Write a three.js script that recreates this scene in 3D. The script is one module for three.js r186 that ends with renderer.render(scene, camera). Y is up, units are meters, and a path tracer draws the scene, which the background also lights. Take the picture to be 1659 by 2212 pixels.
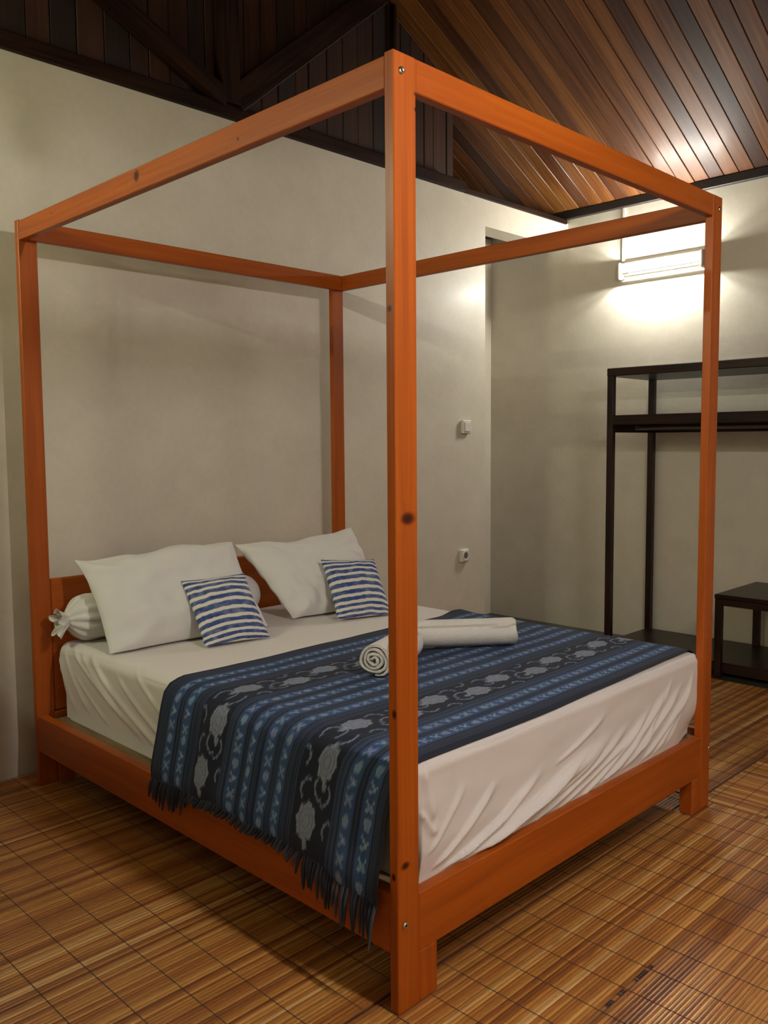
import * as THREE from 'three';
import { ImprovedNoise } from 'three/addons/math/ImprovedNoise.js';
import { mergeGeometries, mergeVertices } from 'three/addons/utils/BufferGeometryUtils.js';

// ------------------------------------------------------------------ camera, exposure
const scene = new THREE.Scene();
scene.background = new THREE.Color(0x000000);
const camera = new THREE.PerspectiveCamera(61.329, 1659 / 2212, 0.05, 60);
camera.position.set(-1.4568, 1.4136, 3.5111);
camera.rotation.order = 'YXZ';
camera.rotation.set(-0.0802, -0.7875, -0.0073);
const renderer = new THREE.WebGLRenderer({ antialias: true });
renderer.toneMapping = THREE.LinearToneMapping;
renderer.toneMappingExposure = 1.0;
renderer.shadowMap.enabled = true;

// lamp strengths (each light itself is made in its lamp's builder)
const HANGING = { color: new THREE.Color(1.0, 0.955, 0.93), power: 7.7 };
const TUBE_RIGHT = { color: new THREE.Color(1.0, 0.99, 0.92), power: 5.0 };
const TUBE_LEFT = { color: new THREE.Color(0.92, 1.0, 0.68), power: 4.8 };

// ------------------------------------------------------------------ helpers
const perlin = new ImprovedNoise();
const N3 = (x, y, z) => perlin.noise(x + 31.7, y + 17.3, z + 9.1);
function rng(seed) { let a = seed >>> 0; return () => { a |= 0; a = a + 0x6D2B79F5 | 0; let t = Math.imul(a ^ a >>> 15, 1 | a); t = t + Math.imul(t ^ t >>> 7, 61 | t) ^ t; return ((t ^ t >>> 14) >>> 0) / 4294967296; }; }
const clamp = (x, a, b) => Math.min(b, Math.max(a, x));
const smooth = (a, b, x) => { const t = clamp((x - a) / (b - a), 0, 1); return t * t * (3 - 2 * t); };
const lerp = (a, b, t) => a + (b - a) * t;
const used = {};
function numbered(n) { const k = used[n] = (used[n] ?? -1) + 1; return k ? `${n}_${String(k).padStart(3, '0')}` : n; }
function thing(name, label, category, pos = [0, 0, 0], group) {
  const g = new THREE.Group(); g.name = numbered(name); g.position.set(...pos);
  g.userData = { label, category }; if (group) g.userData.group = group; scene.add(g); return g;
}
function tag(o, label, category, group) { o.userData.label = label; o.userData.category = category; if (group) o.userData.group = group; return o; }
function structure(o, label, category) { o.userData.kind = 'structure'; if (label) { o.userData.label = label; o.userData.category = category; } return o; }
// add a mesh whose position is given in world metres, below a group that only has a position
function part(parent, name, geo, mat, pos = [0, 0, 0], rot) {
  const m = new THREE.Mesh(geo, mat); m.castShadow = m.receiveShadow = true;
  m.name = parent === scene ? numbered(name) : name;
  let off = new THREE.Vector3(); let p = parent; while (p && p !== scene) { off.add(p.position); p = p.parent; }
  m.position.set(pos[0] - off.x, pos[1] - off.y, pos[2] - off.z);
  if (rot) { m.rotation.order = 'YXZ'; m.rotation.set(...rot); }
  parent.add(m); return m;
}
// uv in metres: u along the grain axis, v across, per dominant face
function triUV(geo, grain = 0, du = 0, dv = [0, 0, 0]) {
  const p = geo.attributes.position, n = geo.attributes.normal, uv = new Float32Array(p.count * 2), c = [0, 0, 0];
  for (let i = 0; i < p.count; i++) {
    c[0] = p.getX(i); c[1] = p.getY(i); c[2] = p.getZ(i);
    const a = [Math.abs(n.getX(i)), Math.abs(n.getY(i)), Math.abs(n.getZ(i))];
    const d = a[0] > a[1] && a[0] > a[2] ? 0 : a[1] > a[2] ? 1 : 2;
    if (d === grain) { uv[2 * i] = c[(d + 1) % 3] + du; uv[2 * i + 1] = c[(d + 2) % 3] + dv[d]; }
    else { uv[2 * i] = c[grain] + du; uv[2 * i + 1] = c[3 - d - grain] + dv[d]; }
  }
  geo.setAttribute('uv', new THREE.BufferAttribute(uv, 2)); return geo;
}
// box with chamfered edges
function cbox(sx, sy, sz, c = 0.003, grain = 0, du = 0, dv = [0, 0, 0]) {
  const h = [sx / 2, sy / 2, sz / 2]; c = Math.min(c, sx * .3, sy * .3, sz * .3);
  const v = (s, ax) => [0, 1, 2].map(i => s[i] * (i === ax ? h[i] : h[i] - c));
  const pos = [];
  const tri = (a, b, d) => {
    const e1 = b.map((q, i) => q - a[i]), e2 = d.map((q, i) => q - a[i]);
    const n = [e1[1] * e2[2] - e1[2] * e2[1], e1[2] * e2[0] - e1[0] * e2[2], e1[0] * e2[1] - e1[1] * e2[0]];
    const o = a.map((q, i) => (q + b[i] + d[i]) / h[i] / h[i]);
    if (n[0] * o[0] * h[0] + n[1] * o[1] * h[1] + n[2] * o[2] * h[2] < 0) pos.push(...a, ...d, ...b); else pos.push(...a, ...b, ...d);
  };
  const quad = (a, b, d, e) => { tri(a, b, d); tri(a, d, e); };
  for (let ax = 0; ax < 3; ax++) {
    const b = (ax + 1) % 3, d = (ax + 2) % 3;
    for (const s of [-1, 1]) {
      const S = (p, q) => { const r = [0, 0, 0]; r[ax] = s; r[b] = p; r[d] = q; return v(r, ax); };
      quad(S(-1, -1), S(1, -1), S(1, 1), S(-1, 1));
    }
    for (const p of [-1, 1]) for (const q of [-1, 1]) {
      const S = (t, f) => { const r = [0, 0, 0]; r[ax] = t; r[b] = p; r[d] = q; return v(r, f); };
      quad(S(-1, b), S(1, b), S(1, d), S(-1, d));
    }
  }
  for (const x of [-1, 1]) for (const y of [-1, 1]) for (const z of [-1, 1]) tri(v([x, y, z], 0), v([x, y, z], 1), v([x, y, z], 2));
  const g = new THREE.BufferGeometry(); g.setAttribute('position', new THREE.Float32BufferAttribute(pos, 3)); g.computeVertexNormals();
  return triUV(g, grain, du, dv);
}
// box from min to max corner (world), returns [geometry, centre]
function span(x0, x1, y0, y1, z0, z1, c, grain, du, dv) { return [cbox(x1 - x0, y1 - y0, z1 - z0, c, grain, du, dv), [(x0 + x1) / 2, (y0 + y1) / 2, (z0 + z1) / 2]]; }
function bar(parent, name, mat, x0, x1, y0, y1, z0, z1, c = 0.003, grain = 0, du = 0, dv) { const [g, p] = span(x0, x1, y0, y1, z0, z1, c, grain, du, dv); return part(parent, name, g, mat, p); }
function prism(pts, z0, z1, bevel = 0, grain = 1, du = 0) {
  const s = new THREE.Shape(pts.map(p => new THREE.Vector2(p[0], p[1])));
  const g = new THREE.ExtrudeGeometry(s, { depth: z1 - z0 - 2 * bevel, bevelEnabled: bevel > 0, bevelThickness: bevel, bevelSize: bevel, bevelOffset: -bevel, bevelSegments: 1, steps: 1, curveSegments: 4 });
  g.translate(0, 0, z0 + bevel); return triUV(g, grain, du);
}
// surface given by fn(u,v) -> [x,y,z], u,v in 0..1, with thickness
function sheet(nu, nv, fn, thick = 0, uvfn = (u, v) => [u, v]) {
  const P = [], uv = [], idx = [];
  for (let j = 0; j <= nv; j++) for (let i = 0; i <= nu; i++) { P.push(...fn(i / nu, j / nv)); uv.push(...uvfn(i / nu, j / nv)); }
  const W = nu + 1;
  for (let j = 0; j < nv; j++) for (let i = 0; i < nu; i++) { const a = j * W + i; idx.push(a, a + 1, a + W, a + 1, a + W + 1, a + W); }
  const g = new THREE.BufferGeometry(); g.setAttribute('position', new THREE.Float32BufferAttribute(P, 3)); g.setIndex(idx); g.computeVertexNormals();
  if (!thick) { g.setAttribute('uv', new THREE.Float32BufferAttribute(uv, 2)); return g; }
  const n = g.attributes.normal, M = W * (nv + 1), P2 = P.slice(), uv2 = uv.concat(uv), id2 = idx.slice();
  for (let k = 0; k < M; k++) P2.push(P[3 * k] - n.getX(k) * thick, P[3 * k + 1] - n.getY(k) * thick, P[3 * k + 2] - n.getZ(k) * thick);
  for (let k = 0; k < idx.length; k += 3) id2.push(M + idx[k], M + idx[k + 2], M + idx[k + 1]);
  const rim = (a, b) => id2.push(a, M + a, b, b, M + a, M + b);
  for (let i = 0; i < nu; i++) { rim(i + 1, i); rim(nv * W + i, nv * W + i + 1); }
  for (let j = 0; j < nv; j++) { rim(j * W, (j + 1) * W); rim((j + 1) * W + nu, j * W + nu); }
  const g2 = new THREE.BufferGeometry(); g2.setAttribute('position', new THREE.Float32BufferAttribute(P2, 3)); g2.setAttribute('uv', new THREE.Float32BufferAttribute(uv2, 2)); g2.setIndex(id2); g2.computeVertexNormals(); return g2;
}
// ------------------------------------------------------------------ procedural textures
function hash(x, y, s) { let h = Math.imul(x, 374761393) + Math.imul(y, 668265263) + Math.imul(s, 1442695041) | 0; h = Math.imul(h ^ h >>> 13, 1274126177); return ((h ^ h >>> 16) >>> 0) / 4294967296; }
function vn(x, y, px, py, s) { // periodic value noise
  const xi = Math.floor(x), yi = Math.floor(y), fx = x - xi, fy = y - yi, sx = fx * fx * (3 - 2 * fx), sy = fy * fy * (3 - 2 * fy);
  const m = (a, p) => ((a % p) + p) % p, a = m(xi, px), b = m(xi + 1, px), c = m(yi, py), d = m(yi + 1, py);
  return lerp(lerp(hash(a, c, s), hash(b, c, s), sx), lerp(hash(a, d, s), hash(b, d, s), sx), sy);
}
function tex(w, h, fn, srgb = true) {
  const d = new Uint8Array(w * h * 4);
  for (let j = 0; j < h; j++) for (let i = 0; i < w; i++) { const c = fn((i + .5) / w, (j + .5) / h), k = 4 * (j * w + i); d[k] = clamp(c[0], 0, 255); d[k + 1] = clamp(c[1], 0, 255); d[k + 2] = clamp(c[2], 0, 255); d[k + 3] = 255; }
  const t = new THREE.DataTexture(d, w, h); t.wrapS = t.wrapT = THREE.RepeatWrapping; t.magFilter = THREE.LinearFilter; t.minFilter = THREE.LinearMipmapLinearFilter; t.generateMipmaps = true;
  if (srgb) t.colorSpace = THREE.SRGBColorSpace; t.needsUpdate = true; return t;
}
const rep = (t, lu, lv) => { const c = t.clone(); c.repeat.set(1 / lu, 1 / lv); c.needsUpdate = true; return c; };
// wood: u along the grain (L metres), v across (A metres); knots = [u m, v m, long, wide]
function woodTex(w, h, L, A, seed, contrast, knots = []) {
  return tex(w, h, (u, v) => {
    let vv = v; let dark = 0;
    for (const [ku, kv, a, b] of knots) { const du = (u * L - ku) / a, dw = (v * A - kv) / b, r = Math.sqrt(du * du + dw * dw); dark = Math.max(dark, 1 - smooth(.25, 1.1, r)); vv += .9 * b / A * Math.exp(-r * r / 4) * Math.sign(dw || 1) * .35; }
    const warp = vn(u * 6, vv * 5, 6, 5, seed) * .05;
    const f = .5 * vn(u * 5, (vv + warp) * 34, 5, 34, seed + 1) + .3 * vn(u * 9, (vv + warp) * 90, 9, 90, seed + 2) + .2 * vn(u * 30, vv * 220, 30, 220, seed + 3);
    const blotch = vn(u * 7, v * 3, 7, 3, seed + 4);
    let t = 1 - contrast * (1 - f) - contrast * .35 * blotch;
    t *= 1 - .62 * dark;
    return [255 * Math.min(1, t * 1.10), 255 * Math.min(1, Math.pow(t, 1.25) * 1.10), 255 * Math.min(1, Math.pow(t, 1.45) * 1.08)];
  });
}
const T = {};
T.wood = woodTex(1024, 256, 2.4, .6, 11, .20);
T.darkwood = woodTex(512, 256, 1.6, .5, 23, .55);
T.plank = woodTex(1024, 256, 2.0, .5, 37, .38);
T.bump = tex(256, 256, (u, v) => { const n = .5 * vn(u * 6, v * 6, 6, 6, 3) + .3 * vn(u * 24, v * 24, 24, 24, 4) + .2 * vn(u * 90, v * 90, 90, 90, 5); const q = 255 * n; return [q, q, q]; }, false);
T.weave = tex(256, 256, (u, v) => { const q = 128 + 60 * Math.sin(u * 2 * Math.PI * 64) * Math.cos(v * 2 * Math.PI * 64) + 50 * (vn(u * 60, v * 60, 60, 60, 8) - .5); return [q, q, q]; }, false);
T.terry = tex(256, 256, (u, v) => { const q = 255 * (.55 * vn(u * 90, v * 90, 90, 90, 12) + .45 * vn(u * 28, v * 28, 28, 28, 13)); return [q, q, q]; }, false);
T.plaster = tex(512, 512, (u, v) => { const a = vn(u * 5, v * 5, 5, 5, 41), b = vn(u * 17, v * 17, 17, 17, 42), c = vn(u * 80, v * 80, 80, 80, 43); const t = 243 + 9 * (a - .5) + 7 * (b - .5) + 5 * (c - .5); return [t, t, t - 1]; });
T.cement = tex(256, 256, (u, v) => { const t = .7 + .3 * vn(u * 7, v * 7, 7, 7, 51) - .12 * vn(u * 50, v * 50, 50, 50, 52); return [255 * t, 255 * t, 255 * t]; });
// bamboo strips: u 2.4 m along, v across several strips
T.bamboo = tex(1024, 128, (u, v) => {
  const row = Math.floor(v * 12);
  const a = vn(u * 6, row * 3.7 + .5, 6, 997, 61), b = vn(u * 40, v * 60, 40, 60, 62), c = vn(u * 5, v * 120, 5, 120, 63), k = vn(u * 14, row * 2.3, 14, 997, 64);
  let t = .76 + .24 * a + .10 * (b - .5) + .16 * (c - .5); if (k > .9) t *= 1 - (k - .9) * 1.6;
  return [255 * t * 1.02, 255 * Math.pow(t, 1.25) * 1.02, 255 * Math.pow(t, 1.5)];
});
// ------------------------------------------------------------------ materials
const std = (o) => new THREE.MeshStandardMaterial(o), phys = (o) => new THREE.MeshPhysicalMaterial(o);
const lin = (r, g, b) => new THREE.Color().setRGB(r, g, b);
const M = {};
M.wall = phys({ color: lin(.73, .67, .55), map: rep(T.plaster, 1.6, 1.6), roughness: .55, bumpMap: rep(T.bump, 1.3, 1.3), bumpScale: .0007, clearcoat: .14, clearcoatRoughness: .24 });
M.floor = std({ color: lin(.085, .085, .06), map: rep(T.cement, 1.3, 1.3), roughness: .42 });
const bedCol = lin(.415, .092, .006);
M.bed = phys({ color: bedCol, map: rep(T.wood, 2.4, .6), roughness: .5, specularIntensity: .4, clearcoat: .24, clearcoatRoughness: .3 });
M.bolt = std({ color: lin(.75, .68, .5), metalness: 1, roughness: .22 });
M.boltHole = std({ color: lin(.03, .025, .02), metalness: .6, roughness: .5 });
M.ply = std({ color: lin(.30, .22, .12), map: rep(T.plank, 1.3, .7), roughness: .7 });
M.rack = phys({ color: lin(.042, .015, .009), map: rep(T.darkwood, 1.6, .5), roughness: .42, specularIntensity: .5, clearcoat: .2, clearcoatRoughness: .2 });
M.rod = std({ color: lin(.20, .15, .12), metalness: .7, roughness: .35 });
M.beam = phys({ specularIntensity: .3, color: lin(.042, .018, .009), map: rep(T.darkwood, 1.6, .5), roughness: .6 });
M.blackTrim = std({ color: lin(.018, .012, .010), roughness: .55 });
const plankTones = [[.24, .104, .026], [.155, .058, .015], [.085, .030, .010], [.20, .079, .020], [.056, .020, .008], [.11, .039, .012]];
M.planks = plankTones.map(c => phys({ color: lin(...c), map: rep(T.plank, 2.0, .5), roughness: .5, specularIntensity: .4, clearcoat: .16, clearcoatRoughness: .26 }));
M.gable = [[.050, .018, .008], [.032, .013, .007], [.070, .025, .010], [.024, .011, .007]].map(c => std({ color: lin(...c), map: rep(T.plank, 2.0, .5), roughness: .6 }));
M.sheet = phys({ color: lin(.76, .70, .665), roughness: .9, bumpMap: rep(T.weave, .25, .25), bumpScale: .0004, sheen: .2, sheenRoughness: .6 });
M.pillow = phys({ color: lin(.71, .68, .645), roughness: .9, bumpMap: rep(T.weave, .2, .2), bumpScale: .0004, sheen: .2, sheenRoughness: .6 });
M.towel = phys({ color: lin(.74, .69, .64), roughness: 1, bumpMap: rep(T.terry, .12, .12), bumpScale: .0018 });
M.white = std({ color: lin(.72, .69, .60), roughness: .35 });
M.slot = std({ color: lin(.16, .14, .11), roughness: .5 });
M.fixture = std({ color: lin(.16, .16, .15), roughness: .4, metalness: .2 });
M.cap = std({ color: lin(.36, .27, .20), roughness: .45 });
M.tube = std({ color: 0xffffff, emissive: lin(1, .95, .82), emissiveIntensity: 6, roughness: .3 });
M.tubeWarm = std({ color: 0xffffff, emissive: lin(1, .91, .82), emissiveIntensity: 3, roughness: .3 });
M.cord = std({ color: lin(.05, .05, .05), roughness: .6 });
M.sticks = [[.68, .34, .090], [.56, .25, .060], [.78, .47, .18], [.46, .18, .042], [.32, .115, .030], [.62, .285, .066]].map(c => phys({ color: lin(...c), map: rep(T.bamboo, 2.4, .14), roughness: .42, specularIntensity: .6, clearcoat: .3, clearcoatRoughness: .2 }));
M.thread = std({ color: lin(.060, .042, .042), roughness: .9 });
M.threadRed = std({ color: lin(.12, .03, .02), roughness: .9 });

// ------------------------------------------------------------------ the room
const ZB = -0.154, XR = 4.19, XL = -1.91, ZF = 5.2, RX = 1.14, EAVE = 3.10, SL = 0.493;
const roofY = (x) => EAVE + SL * (XR - XL) / 2 - SL * Math.abs(x - RX);
{
  structure(bar(scene, 'floor', M.floor, XL - .2, XR + .2, -.12, -.006, -1.1, ZF + .2, 0, 0), 'dark greenish cement floor under the bamboo mats', 'floor');
  const wb = prism([[XL, -.006], [3.2, -.006], [3.2, 2.845], [XR, 2.845], [XR, 3.03], [XL, 3.03]], ZB - .17, ZB, 0, 0);
  structure(part(scene, 'wall_back', wb, M.wall), 'cream plaster wall behind the bed with a tall doorway at its right end', 'wall');
  structure(bar(scene, 'wall_right', M.wall, XR, XR + .18, -.006, 3.07, -1.1, ZF, 0, 2), 'cream plaster wall carrying the tube lamp', 'wall');
  structure(bar(scene, 'wall_left', M.wall, XL - .18, XL, -.006, 3.07, -1.1, ZF, 0, 2), 'cream plaster wall on the left, out of the picture', 'wall');
  const wf = prism([[XL, -.006], [XR, -.006], [XR, EAVE], [RX, roofY(RX)], [XL, EAVE]], ZF, ZF + .16, 0, 0);
  structure(part(scene, 'wall_front', wf, M.wall), 'cream plaster gable wall behind the camera', 'wall');
  // passage behind the doorway
  structure(bar(scene, 'wall_passage', M.wall, 1.6, XR, -.006, 3.03, -1.04, -.872, 0, 0), 'shaded plaster wall at the end of the passage', 'wall');
  structure(bar(scene, 'wall_passage_side', M.wall, 1.45, 1.6, -.006, 3.03, -1.04, ZB - .17, 0, 2), 'plaster side wall of the passage', 'wall');
  const wr = prism([[XL, 3.03], [XR, 3.03], [XR, EAVE], [RX, roofY(RX)], [XL, EAVE]], -1.1, -1.06, 0, 1);
  structure(part(scene, 'wall_rear', wr, M.gable[1]), 'dark boarding at the back of the roof space', 'wall');
}
// ceiling: boards running up both slopes
{
  const ceil = new THREE.Group(); ceil.name = 'ceiling'; structure(ceil, 'sloping ceiling of varnished brown timber boards', 'ceiling'); scene.add(ceil);
  const r = rng(5), len = ((XR - XL) / 2 + .16) / Math.cos(Math.atan(SL)), ang = Math.atan(SL);
  const geos = [0, 1, 2, 3, 4].map(k => cbox(len, .016, .0955, .0035, 0, k * .47, [0, k * .11, 0]));
  const seq = [0, 2, 3, 1, 4, 0, 5, 3, 2, 0, 1, 4, 3, 5, 0, 2, 1, 3, 4];
  let i = 0;
  for (let z = -1.02; z < ZF; z += .098, i++) for (const s of [1, -1]) {
    const mat = M.planks[r() < .45 ? seq[i % seq.length] : Math.floor(r() * M.planks.length)];
    const m = new THREE.Mesh(geos[Math.floor(r() * 5)], mat); m.castShadow = m.receiveShadow = true; m.name = 'ceiling_board';
    const cx = RX + s * ((XR - XL) / 4 + .065); const lift = .008 + (r() - .5) * .004;
    m.position.set(cx, roofY(cx) + lift / Math.cos(ang), z + .049); m.rotation.z = -s * ang; ceil.add(m);
  }
  for (const s of [1, -1]) { const g = cbox(len + .1, .03, ZF + 1.2, 0, 0); const cx = RX + s * ((XR - XL) / 4 + .09); const m = part(ceil, 'roof_backing', g, M.blackTrim, [cx, roofY(cx) + .045, (ZF - 1.1) / 2]); m.rotation.z = -s * ang; }
  structure(bar(scene, 'trim_1', M.blackTrim, XR - .035, XR + .1, 3.055, 3.115, -.30, ZF, .004, 2), 'black timber strip between ceiling and right wall', 'trim');
  structure(bar(scene, 'trim_2', M.blackTrim, XL - .1, XL + .035, 3.055, 3.115, -.30, ZF, .004, 2), 'black timber strip between ceiling and left wall', 'trim');
  structure(bar(scene, 'trim_3', M.beam, XL, 2.97, 3.018, 3.085, ZB - .05, ZB + .03, .004, 0), 'dark timber beam along the top of the wall behind the bed', 'trim');
  structure(bar(scene, 'trim_4', M.beam, 2.975, XR - .03, 3.018, 3.052, ZB - .14, ZB + .015, .004, 0), 'rough brown timber capping above the doorway', 'trim');
}
// gable boarding and roof truss above the wall behind the bed
{
  const gw = new THREE.Group(); gw.name = 'wall_gable'; structure(gw, 'dark vertical board gable above the plaster wall', 'wall'); scene.add(gw);
  const r = rng(91);
  for (let x = XL + .06; x < 2.97 - .02;) {
    const w = Math.min(.085 + r() * .045, 2.975 - x), back = x > 2.36 ? .055 : 0, x1 = x + w - .004, zf = ZB - .03 - back - r() * .006;
    if (w > .02) { const pts = [[x, 3.03], [x1, 3.03], [x1, roofY(x1) - .004], ...(x < RX && x1 > RX ? [[RX, roofY(RX) - .004]] : []), [x, roofY(x) - .004]]; part(gw, 'gable_board', prism(pts, zf - .018, zf, .003, 1, r() * 3), M.gable[Math.floor(r() * 4)]); }
    x += w;
  }
  bar(gw, 'edge_batten', M.beam, 2.345, 2.372, 3.03, roofY(2.372) - .012, ZB - .05, ZB - .012, .003, 1);
  const truss = new THREE.Group(); truss.name = 'trim_5'; structure(truss, 'dark timber roof truss with a king post and two braces', 'beam'); scene.add(truss);
  bar(truss, 'king_post', M.beam, 1.09, 1.192, 3.085, roofY(RX) - .03, ZB - .028, ZB + .05, .004, 1);
  const brace = (x0, y0, x1, y1, w) => { const L = Math.hypot(x1 - x0, y1 - y0); const m = part(truss, 'brace', cbox(L, w, .075, .004, 0), M.beam, [(x0 + x1) / 2, (y0 + y1) / 2, ZB + .012]); m.rotation.z = Math.atan2(y1 - y0, x1 - x0); };
  brace(1.115, 3.10, -.35, roofY(-.35) + -.09, .085); brace(1.17, 3.11, 2.21, roofY(2.21) - .09, .125);
}
// ------------------------------------------------------------------ lamps
function tubeLamp(label, x, y, z0, z1, side, cfg) { // side -1: mounted on a wall whose face looks to -x
  const g = thing('tube_lamp', label, 'lamp', [x, y, (z0 + z1) / 2], 'fluorescent tube lamps on the side walls');
  const X = (a, b) => side < 0 ? [x - b, x - a] : [x + a, x + b];
  const B = (n, m, a, b, y0, y1, za, zb, c = .002) => { const [p, q] = X(a, b); return bar(g, n, m, p, q, y + y0, y + y1, za, zb, c, 2); };
  B('base', M.fixture, 0, .022, -.030, .030, z0, z1);
  B('upper_lip', M.fixture, .018, .034, .046, .058, z0 + .004, z1 - .004);
  B('lower_lip', M.fixture, .018, .034, -.058, -.046, z0 + .004, z1 - .004);
  for (const [a, b] of [[z0, z0 + .022], [z1 - .022, z1]]) { const cap = B('end_cap', M.cap, 0, .075, -.058, .058, a, b, .006); const hx = x + side * .048; const s = new THREE.CylinderGeometry(.017, .017, .03, 20); s.rotateX(Math.PI / 2); part(cap, 'socket', s, M.cap, [hx, y, a === z0 ? b + .012 : a - .012]); }
  const tg = new THREE.CylinderGeometry(.013, .013, z1 - z0 - .07, 24); tg.rotateX(Math.PI / 2);
  part(g, 'tube', tg, M.tube, [x + side * .048, y, (z0 + z1) / 2]);
  const n = 5;
  for (let k = 0; k < n; k++) { const L = new THREE.PointLight(cfg.color, cfg.power / n, 0, 2); L.castShadow = true; L.shadow.radius = .6; L.name = 'tube_light'; L.position.set(side * .074, 0, lerp(z0 + .06, z1 - .06, (k + .5) / n) - (z0 + z1) / 2); g.add(L); }
  return g;
}
tubeLamp('lit fluorescent tube lamp on the right wall above the clothes rack', XR, 2.607, .30, .93, -1, TUBE_RIGHT);
tubeLamp('lit fluorescent tube lamp on the left wall near the head of the bed', XL, 2.60, .30, .93, 1, TUBE_LEFT);
tag(bar(scene, 'cable_trunking', M.white, XR - .014, XR, 2.67, 3.055, .302, .324, .003, 1), 'white cable trunking rising from the tube lamp to the ceiling', 'trunking');
{ // batten with a bare tube hung from the roof, lengthwise, in front of the bed
  const px = .15, py = 2.57, za = 3.08, zb = 4.28, zc = (za + zb) / 2;
  const g = thing('hanging_tube_lamp', 'lit tube lamp hanging on two cords in front of the bed', 'lamp', [px, py, zc]);
  for (const sd of [-1, 1]) { const w = part(g, 'added_light_shield', cbox(.10, .003, zb - za, .001, 2), M.white, [px + sd * .066, py + .026, zc]); w.rotation.z = -sd * .35; }  // wings added to keep the tube's upward light off the ceiling
  bar(g, 'batten', M.fixture, px - .022, px + .022, py + .030, py + .062, za, zb, .004, 2);
  for (const z of [za + .15, zb - .15]) part(g, 'cord', new THREE.CylinderGeometry(.0035, .0035, roofY(px) - py - .06, 8), M.cord, [px, (roofY(px) + py + .06) / 2, z]);
  for (const z of [za + .012, zb - .012]) bar(g, 'end_cap', M.fixture, px - .018, px + .018, py - .018, py + .034, z - .012, z + .012, .004, 2);
  const tg = new THREE.CylinderGeometry(.013, .013, zb - za - .05, 20); tg.rotateX(Math.PI / 2); part(g, 'tube', tg, M.tubeWarm, [px, py, zc]);
  const n = 6;
  for (let k = 0; k < n; k++) { const L = new THREE.PointLight(HANGING.color, HANGING.power / n, 0, 2); L.castShadow = true; L.shadow.radius = .8; L.name = 'tube_light'; L.position.set(0, -.030, lerp(za + .05, zb - .05, (k + .5) / n) - zc); g.add(L); }
}
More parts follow.
